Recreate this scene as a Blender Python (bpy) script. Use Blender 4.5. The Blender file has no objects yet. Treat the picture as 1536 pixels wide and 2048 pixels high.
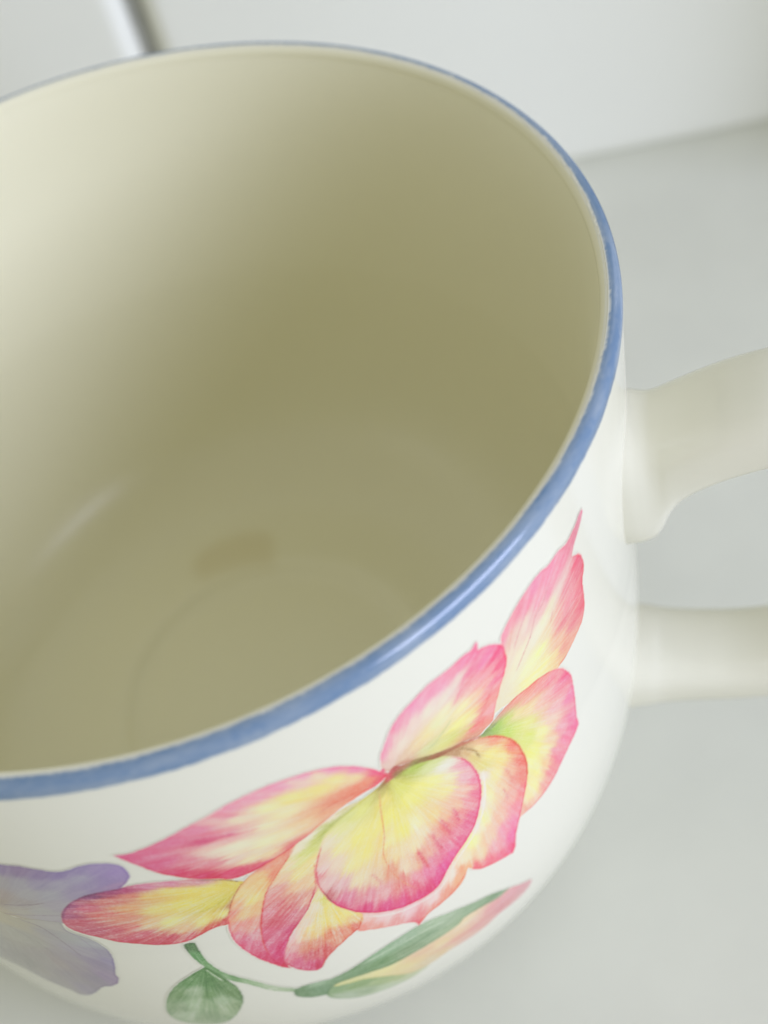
import bpy, math, random
import numpy as np
from mathutils import Matrix, Vector

# ---------------------------------------------------------------- camera, world, lights
R = 0.045                     # radius of the cup's rim, metres
RIM_Z = 1.62 * R              # rim height above the counter
scene = bpy.context.scene
COL = scene.collection

cam_data = bpy.data.cameras.new('camera')
cam = bpy.data.objects.new('camera', cam_data)
COL.objects.link(cam)
cam_rows = [[0.978384, -0.059025, -0.198196], [0.173093, 0.758158, 0.628678], [0.113156, -0.649394, 0.751986]]         # camera right, up, back axes
mw = Matrix([[cam_rows[0][i], cam_rows[1][i], cam_rows[2][i]] for i in range(3)]).to_4x4()
mw.translation = Vector([0.036205, -0.099399, 0.158314])
cam.matrix_world = mw
cam_data.sensor_fit = 'HORIZONTAL'
cam_data.sensor_width = 36.0
cam_data.lens = 36.0 * 3000 / 1536
cam_data.clip_start = 0.004
cam_data.clip_end = 20.0
cam_data.dof.use_dof = True
cam_data.dof.focus_distance = 2.781 * R
cam_data.dof.aperture_fstop = 27.0
scene.camera = cam

world = bpy.data.worlds.new('World')
scene.world = world
world.use_nodes = True
bg = world.node_tree.nodes['Background']
bg.inputs['Color'].default_value = (1.0, 0.985, 0.84, 1)
bg.inputs['Strength'].default_value = 0.525

def area(name, loc, target, sx, sy, watts, color):
    l = bpy.data.lights.new(name, 'AREA')
    l.shape = 'RECTANGLE'; l.size = sx; l.size_y = sy
    l.energy = watts; l.color = color
    o = bpy.data.objects.new(name, l); COL.objects.link(o)
    o.location = loc
    o.rotation_euler = (Vector(target) - Vector(loc)).to_track_quat('-Z', 'Y').to_euler()
    return o
area('window_light', (0.80, -0.49, 0.46), (0, 0, 0.06), 0.6, 0.45, 9.3, (0.875, 0.94, 1.30))

scene.view_settings.view_transform = 'Standard'
scene.view_settings.look = 'None'
scene.view_settings.exposure = 0.0
scene.view_settings.gamma = 1.0
scene.cycles.max_bounces = 16
scene.cycles.diffuse_bounces = 12
scene.cycles.glossy_bounces = 6
scene.cycles.use_denoising = True

# ---------------------------------------------------------------- helpers
def mesh_obj(name, verts, faces, mat, parent=None, smooth=True, colors=None):
    me = bpy.data.meshes.new(name)
    verts = np.asarray(verts, dtype=np.float32)
    if isinstance(faces, np.ndarray) and faces.ndim == 2:
        n, k = faces.shape
        me.vertices.add(len(verts)); me.vertices.foreach_set('co', verts.ravel())
        me.loops.add(n * k); me.loops.foreach_set('vertex_index', faces.astype(np.int32).ravel())
        me.polygons.add(n)
        me.polygons.foreach_set('loop_start', np.arange(0, n * k, k, dtype=np.int32))
        me.update(calc_edges=True)
    else:
        me.from_pydata(verts.tolist(), [], faces)
    if smooth:
        me.polygons.foreach_set('use_smooth', np.ones(len(me.polygons), dtype=bool))
    if colors is not None:
        at = me.color_attributes.new('ink', 'FLOAT_COLOR', 'POINT')
        c4 = np.ones((len(verts), 4), dtype=np.float32); c4[:, :3] = colors
        at.data.foreach_set('color', c4.ravel())
    me.validate(); me.update()
    me.materials.append(mat)
    o = bpy.data.objects.new(name, me)
    COL.objects.link(o)
    if parent: o.parent = parent
    return o

def material(name):
    m = bpy.data.materials.new(name); m.use_nodes = True
    nt = m.node_tree
    return m, nt, nt.nodes['Principled BSDF']

def add_bump(nt, bsdf, scale, strength, dist, detail=2.0):
    tc = nt.nodes.new('ShaderNodeTexCoord')
    nz = nt.nodes.new('ShaderNodeTexNoise'); nz.inputs['Scale'].default_value = scale
    nz.inputs['Detail'].default_value = detail
    bp = nt.nodes.new('ShaderNodeBump'); bp.inputs['Strength'].default_value = strength
    bp.inputs['Distance'].default_value = dist
    nt.links.new(tc.outputs['Object'], nz.inputs['Vector'])
    nt.links.new(nz.outputs['Fac'], bp.inputs['Height'])
    nt.links.new(bp.outputs['Normal'], bsdf.inputs['Normal'])
    return tc, nz

PORCELAIN = (0.722, 0.706, 0.570)     # outside glaze
CREAM = (0.750, 0.723, 0.526)          # inside glaze
def porcelain(name, ink=False):
    m, nt, b = material(name)
    b.inputs['Base Color'].default_value = (*PORCELAIN, 1)
    b.inputs['Roughness'].default_value = 0.13
    b.inputs['IOR'].default_value = 1.5
    add_bump(nt, b, 90.0, 0.05, 0.0006)
    if ink:
        at = nt.nodes.new('ShaderNodeAttribute'); at.attribute_name = 'ink'
        nt.links.new(at.outputs['Color'], b.inputs['Base Color'])
    return m
M_PORC = porcelain('glazed_porcelain')
M_PRINT = porcelain('printed_porcelain', True)
M_CREAM = porcelain('cream_inside_glaze', True)
M_CREAM.node_tree.nodes['Principled BSDF'].inputs['Roughness'].default_value = 0.25

def white_mat(name, base, rough, mottling, scale):
    m, nt, b = material(name)
    b.inputs['Roughness'].default_value = rough
    tc, nz = add_bump(nt, b, scale * 6, 0.04, 0.0004, 3)
    n2 = nt.nodes.new('ShaderNodeTexNoise'); n2.inputs['Scale'].default_value = scale
    n2.inputs['Detail'].default_value = 4
    nt.links.new(tc.outputs['Object'], n2.inputs['Vector'])
    rp = nt.nodes.new('ShaderNodeValToRGB')
    rp.color_ramp.elements[0].position = 0.3; rp.color_ramp.elements[1].position = 0.7
    lo = [c * (1 - mottling) for c in base]
    rp.color_ramp.elements[0].color = (*lo, 1); rp.color_ramp.elements[1].color = (*base, 1)
    nt.links.new(n2.outputs['Fac'], rp.inputs['Fac'])
    nt.links.new(rp.outputs['Color'], b.inputs['Base Color'])
    return m
M_COUNTER = white_mat('white_counter', (0.685, 0.69, 0.59), 0.35, 0.08, 40)
M_TILE = white_mat('white_tile_glaze', (0.785, 0.785, 0.69), 0.22, 0.02, 20)
M_GROUT = white_mat('grey_grout', (0.42, 0.42, 0.38), 0.9, 0.15, 120)

# ---------------------------------------------------------------- the setting: counter and tiled wall
def counter():
    n = 60
    xs = np.linspace(-0.75, 0.75, n); ys = np.linspace(-0.75, 0.16, n)
    X, Y = np.meshgrid(xs, ys, indexing='ij')
    top = np.stack([X, Y, X * 0], -1).reshape(-1, 3)
    idx = np.arange(n * n).reshape(n, n)
    f = np.stack([idx[:-1, :-1], idx[1:, :-1], idx[1:, 1:], idx[:-1, 1:]], -1).reshape(-1, 4)
    o = mesh_obj('counter', top, f, M_COUNTER)
    o['kind'] = 'structure'
    return o
counter()

WALL_Y = 2.347 * R            # glazed face of the tiles
TILE = 0.1000; GAP = 0.0026
def tile_mesh():
    """one cushion-edged ceramic tile, centred, face towards -Y"""
    h = TILE / 2; tall = 0.0255; rad = 0.0032; depth = 0.007
    prof = [(0.0, depth)] + [(rad * (1 - math.sin(a)) * -1 + rad, 0) for a in []]
    rings = [(h, depth)]
    for k in range(8):
        a = math.pi / 2 * k / 7
        rings.append((h - rad + rad * math.cos(a), rad - rad * math.sin(a)))
    rings += [(h - rad - 0.0006, 0.0), (h - rad - 0.0014, 0.0)]
    V = []; Fc = []
    m = 9
    per = []
    for (e, y) in rings:
        pts = []
        c = 0.0022 if e > h * .9 else 0.0
        for (sx, sz, a0) in ((1, 1, 0), (-1, 1, 90), (-1, -1, 180), (1, -1, 270)):
            for j in range(m):
                a = math.radians(a0 + 90 * j / (m - 1))
                pts.append((sx * (e - c) + c * math.cos(a), y, sz * (e - c + tall) + c * math.sin(a)))
        per.append(len(V)); V += pts
    k = 4 * m
    for i in range(len(per) - 1):
        for j in range(k):
            Fc.append((per[i] + j, per[i] + (j + 1) % k, per[i + 1] + (j + 1) % k, per[i + 1] + j))
    Fc.append(tuple(per[-1] + j for j in range(k)))
    return V, Fc

def tiled_wall():
    t = 0.02
    x0, x1, z1 = -0.75, 0.75, 0.62
    y0 = WALL_Y + 0.0028; y1 = y0 + t
    V = [(x0, y0, 0.0), (x1, y0, 0.0), (x1, y0, z1), (x0, y0, z1), (x0, y1, 0.0), (x1, y1, 0.0), (x1, y1, z1), (x0, y1, z1)]
    Fq = [(0, 1, 2, 3), (5, 4, 7, 6), (3, 2, 6, 7), (4, 0, 3, 7), (1, 5, 6, 2), (4, 5, 1, 0)]
    w = mesh_obj('tile_backsplash', V, Fq, M_GROUT, smooth=False)
    w['label'] = 'white glazed ceramic tile backsplash standing out of focus behind the cup'
    w['category'] = 'tile wall'
    tv, tf = tile_mesh()
    first = mesh_obj('tile', tv, tf, M_TILE, w)
    pitch = TILE + GAP
    xj = -0.293 * R          # the joint seen left of the cup
    rng = random.Random(3)
    k = 0
    for r in range(4):
        for c in range(-5, 4):
            o = first if k == 0 else first.copy()
            if k: COL.objects.link(o); o.parent = w
            x = xj + pitch * c + pitch / 2
            if abs(x) > 0.70 or x > 2.38 * R: continue
            o.location = (x, WALL_Y + rng.uniform(-.0002, .0002), TILE / 2 + 0.0255 - 0.0008 + (pitch + 0.051) * r)
            o.rotation_euler = (rng.uniform(-.004, .004), 0, rng.uniform(-.004, .004))
            k += 1
    # unseen upright block added to shade the right end of the tiling
    tx0, tx1, ty0 = 2.38 * R, 3.30 * R, WALL_Y - 0.58 * R
    V = [(x, y, z) for z in (0.0, 0.6) for (x, y) in ((tx0, y0 - .0005), (tx0, ty0 + .003), (tx0 + .003, ty0), (tx1, ty0), (tx1, y0 - .0005))]
    Fq = [(i, (i + 1) % 5, (i + 1) % 5 + 5, i + 5) for i in range(5)] + [(9, 8, 7, 6, 5)]
    mesh_obj('shade_block', V, Fq, M_TILE, w, smooth=False)
tiled_wall()

# ---------------------------------------------------------------- the cup
cup = bpy.data.objects.new('teacup', None)
COL.objects.link(cup)
cup.location = (0, 0, 0)
cup['label'] = 'large white porcelain teacup with blue rim and printed pink and purple flowers'
cup['category'] = 'cup'

TAPER = 0.97
DV, RB, NP, DP = 0.70, 0.50, 2.7, 1.58        # outer profile, in rim radii below the rim
_a = np.linspace(0, np.pi / 2, 160)
PD = np.concatenate([np.linspace(0, DV, 60)[:-1], DV + (DP - DV) * np.sin(_a) ** (2 / NP)])
PR = np.concatenate([np.linspace(1, TAPER, 60)[:-1], RB + (TAPER - RB) * np.cos(_a).clip(0) ** (2 / NP)])
PS = np.concatenate([[0], np.cumsum(np.hypot(np.diff(PR), np.diff(PD)))])

WALL_T = 0.042                               # wall thickness near the rim
LIP = WALL_T / 2
def outer_rd(s):
    return np.interp(s, PS, PR), np.interp(s, PS, PD)

def revolve(name, prof, segs, mat, parent, colors=None):
    prof = np.asarray(prof)
    th = np.linspace(0, 2 * np.pi, segs, endpoint=False)
    n = len(prof)
    X = prof[None, :, 0] * np.cos(th)[:, None]; Y = prof[None, :, 0] * np.sin(th)[:, None]
    Z = np.repeat(prof[None, :, 1], segs, 0)
    V = np.stack([X, Y, Z], -1).reshape(-1, 3)
    idx = np.arange(segs * n).reshape(segs, n); nx = np.roll(idx, -1, 0)
    f = np.stack([idx[:, :-1], idx[:, 1:], nx[:, 1:], nx[:, :-1]], -1).reshape(-1, 4)
    return mesh_obj(name, V, f, mat, parent, colors=None if colors is None else colors(V))

LIP_SPLIT = math.radians(118)                # the cream glaze starts just inside the crest
def cup_profile():
    p = []
    # foot ring, from the middle of the underside outwards
    p += [(0.0005, -1.55), (0.25, -1.55), (0.40, -1.553), (0.430, -1.56), (0.440, -1.60), (0.448, -1.618), (0.468, -1.6198), (0.488, -1.618), (0.497, -1.60), (0.505, -1.59)]
    ss = np.concatenate([PS[(PS < PS[-1] - 0.012) & (PS > LIP)][::-1], [LIP]])
    r, d = outer_rd(ss)
    p += list(zip(r, -d))
    for a in np.linspace(0, LIP_SPLIT, 18)[1:-1]:
        p.append((1 - LIP + LIP * math.cos(a), -LIP + LIP * math.sin(a)))
    return [(x * R, RIM_Z + z * R) for x, z in p + [inner_profile()[0]]]

def inner_profile():
    # inner wall: same shape, inset, with a soft flare at the lip and a clear turn into the floor
    q = np.linspace(0, 1, 90) ** 1.6
    dvi, rbi, fl, ni = 0.62, 0.42, 1.255, 2.8
    ri = lambda x: 1 - WALL_T - 0.045 * (x - LIP) - 0.034 * (1 - math.exp(-(x - LIP) / 0.11))
    di = LIP + q * (dvi - LIP)
    p = [(1 - LIP + LIP * math.cos(a), -LIP + LIP * math.sin(a)) for a in np.linspace(LIP_SPLIT, np.pi, 10)[:-1]]
    p += [(ri(x), -x) for x in di]
    a = np.linspace(0, np.pi / 2, 110)[1:]
    r0 = ri(dvi)
    p += list(zip(rbi + (r0 - rbi) * np.cos(a).clip(0) ** (2 / ni), -(dvi + (fl - dvi) * np.sin(a) ** (2 / ni))))
    # faint ring where the foot was joined underneath, then a very slightly dished floor
    p += [(0.412, -1.2556), (0.400, -1.258), (0.388, -1.263), (0.376, -1.268), (0.362, -1.2715), (0.345, -1.273), (0.30, -1.274), (0.15, -1.275), (0.0005, -1.2755)]
    return p

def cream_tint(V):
    # cream glaze with a painted dark phone reflection on the far turn of the floor
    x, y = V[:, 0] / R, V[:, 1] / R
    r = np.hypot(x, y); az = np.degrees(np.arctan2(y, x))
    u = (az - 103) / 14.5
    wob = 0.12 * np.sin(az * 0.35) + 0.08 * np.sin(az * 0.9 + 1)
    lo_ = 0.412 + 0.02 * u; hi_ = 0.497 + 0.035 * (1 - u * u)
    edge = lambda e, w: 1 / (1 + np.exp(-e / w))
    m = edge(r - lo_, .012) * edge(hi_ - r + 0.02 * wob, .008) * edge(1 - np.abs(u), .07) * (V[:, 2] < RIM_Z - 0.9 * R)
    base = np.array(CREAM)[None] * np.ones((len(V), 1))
    dark_reflection = np.array([0.675, 0.62, 0.40])
    return base * (1 - 0.8 * m[:, None]) + dark_reflection * 0.8 * m[:, None]
revolve('body', cup_profile(), 400, M_PORC, cup)
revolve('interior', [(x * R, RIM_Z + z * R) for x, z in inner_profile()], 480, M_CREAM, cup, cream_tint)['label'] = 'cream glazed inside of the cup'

# value noise ------------------------------------------------------------------------------
def vnoise(x, y, seed):
    xi = np.floor(x).astype(np.int64); yi = np.floor(y).astype(np.int64)
    fx = x - xi; fy = y - yi
    fx = fx * fx * (3 - 2 * fx); fy = fy * fy * (3 - 2 * fy)
    def h(i, j):
        v = (i * 374761393 + j * 668265263 + seed * 974711) & 0xffffffff
        v = ((v ^ (v >> 13)) * 1274126177) & 0xffffffff
        return ((v ^ (v >> 16)) & 0xffff) / 65535.0
    a = h(xi, yi) * (1 - fx) + h(xi + 1, yi) * fx
    b = h(xi, yi + 1) * (1 - fx) + h(xi + 1, yi + 1) * fx
    return (a * (1 - fy) + b * fy) * 2 - 1

# the blue line round the rim ----------------------------------------------------------------
def rim_band():
    segs = 1400; rows = 30
    th = np.linspace(0, 2 * np.pi, segs, endpoint=False)
    # path over the crest: t<0 on the lip arc, t>0 down the outside wall
    t0, t1 = -0.058, 0.046
    ts = np.linspace(t0, t1, rows)
    off = 0.0006
    r = np.empty(rows); z = np.empty(rows)
    for i, t in enumerate(ts):
        if t < 0:
            a = -t / LIP
            r[i] = 1 - LIP + (LIP + off) * math.cos(a); z[i] = -LIP + (LIP + off) * math.sin(a)
        else:
            r[i] = 1 + off; z[i] = -LIP - t
    V = np.stack([np.cos(th)[:, None] * r, np.sin(th)[:, None] * r, np.repeat(z[None], segs, 0)], -1)
    V = V * R; V[..., 2] += RIM_Z
    T, S = np.meshgrid(th, ts, indexing='ij')
    A = T * 1000; n1 = 0
    for f, w, sd in ((20, .0035, 1), (70, .0022, 2), (200, .0016, 3)):
        n1 = n1 + w * vnoise(T * f, T * 0, sd)
    n2 = 0
    for f, w, sd in ((30, .0012, 4), (160, .0010, 5)):
        n2 = n2 + w * vnoise(T * f, T * 0, sd)
    lo = -0.0345 + n2; hi = 0.0095 + 0.4 * n1
    sm = lambda e0, e1, x: np.clip((x - e0) / (e1 - e0), 0, 1) ** 2 * (3 - 2 * np.clip((x - e0) / (e1 - e0), 0, 1))
    al = sm(lo - .002, lo + .002, S) * (1 - sm(hi - .004, hi + .003, S))
    dens = 0.92 + 0.08 * vnoise(T * 14, S * 60, 7) + 0.05 * vnoise(T * 90, S * 300, 8)
    al = np.clip(al * dens, 0, 1)
    blue = np.array([0.125, 0.205, 0.31])
    colr = np.array(PORCELAIN) * (1 - al[..., None]) + blue * al[..., None]
    idx = np.arange(segs * rows).reshape(segs, rows); nx = np.roll(idx, -1, 0)
    f = np.stack([idx[:, :-1], nx[:, :-1], nx[:, 1:], idx[:, 1:]], -1)
    f = f[(np.maximum(al[:, :-1], al[:, 1:]) > 0.004)]
    f = f.reshape(-1, 4)
    used = np.unique(f); mp = -np.ones(segs * rows, int); mp[used] = np.arange(len(used))
    o = mesh_obj('rim_band', V.reshape(-1, 3)[used], mp[f], M_PRINT, cup, colors=colr.reshape(-1, 3)[used])
    o['label'] = 'hand painted blue line round the rim'
rim_band()

# the handle -----------------------------------------------------------------------------------
HAZ = math.radians(-11.0)
def catmull(P, n):
    P = np.asarray(P, float); Q = np.vstack([2 * P[0] - P[1], P, 2 * P[-1] - P[-2]])
    out = []
    for i in range(len(P) - 1):
        p0, p1, p2, p3 = Q[i:i + 4]
        for k in range(n):
            t = k / n
            out.append(0.5 * ((2 * p1) + (-p0 + p2) * t + (2 * p0 - 5 * p1 + 4 * p2 - p3) * t * t + (-p0 + 3 * p1 - 3 * p2 + p3) * t ** 3))
    out.append(P[-1]); return np.array(out)

def handle():
    # upper edge and lower edge of the strap in the handle's own plane (radius, depth), with half width
    st = [  # r_out, d_out, r_in, d_in, half width
        (0.950, 0.268, 0.955, 0.598, .132),
        (0.985, 0.276, 0.990, 0.596, .128),
        (1.005, 0.279, 1.012, 0.592, .124),
        (1.024, 0.278, 1.032, 0.580, .120),
        (1.044, 0.272, 1.046, 0.553, .118),
        (1.066, 0.264, 1.060, 0.508, .118),
        (1.096, 0.252, 1.084, 0.462, .118),
        (1.140, 0.233, 1.130, 0.421, .119),
        (1.200, 0.210, 1.192, 0.386, .120),
        (1.285, 0.190, 1.280, 0.353, .121),
        (1.420, 0.187, 1.400, 0.338, .122),
        (1.560, 0.235, 1.510, 0.375, .123),
        (1.680, 0.340, 1.595, 0.445, .120),
        (1.750, 0.490, 1.640, 0.545, .117),
        (1.765, 0.660, 1.650, 0.670, .114),
        (1.720, 0.830, 1.615, 0.790, .111),
        (1.620, 0.985, 1.545, 0.895, .110),
        (1.480, 1.100, 1.430, 0.985, .110),
        (1.320, 1.158, 1.290, 1.030, .110),
        (1.200, 1.180, 1.185, 1.050, .110),
        (1.110, 1.188, 1.105, 1.052, .111),
        (1.050, 1.192, 1.052, 1.050, .113),
        (1.005, 1.197, 1.012, 1.046, .116),
        (0.970, 1.204, 0.982, 1.040, .121),
        (0.880, 1.220, 0.900, 1.026, .132)]
    st = catmull(st, 6)
    k = 40
    e = np.array([math.cos(HAZ), math.sin(HAZ), 0]); tn = np.array([-math.sin(HAZ), math.cos(HAZ), 0])
    V = []
    for ro, do, ri, di, hw in st:
        po = e * ro + np.array([0, 0, -do]); pi = e * ri + np.array([0, 0, -di])
        c = (po + pi) / 2; h = (po - pi) / 2
        for j in range(k):
            a = 2 * math.pi * j / k
            ca, sa = math.cos(a), math.sin(a)
            u = math.copysign(abs(ca) ** 0.7, ca); v = math.copysign(abs(sa) ** 0.7, sa)
            V.append(c + h * u + tn * hw * v)
    V = np.array(V) * R; V[:, 2] += RIM_Z
    n = len(st); idx = np.arange(n * k).reshape(n, k); nx = np.roll(idx, -1, 1)
    f = np.stack([idx[:-1], idx[1:], nx[1:], nx[:-1]], -1).reshape(-1, 4)
    mesh_obj('handle', V, f, M_PORC, cup)
handle()

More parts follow.
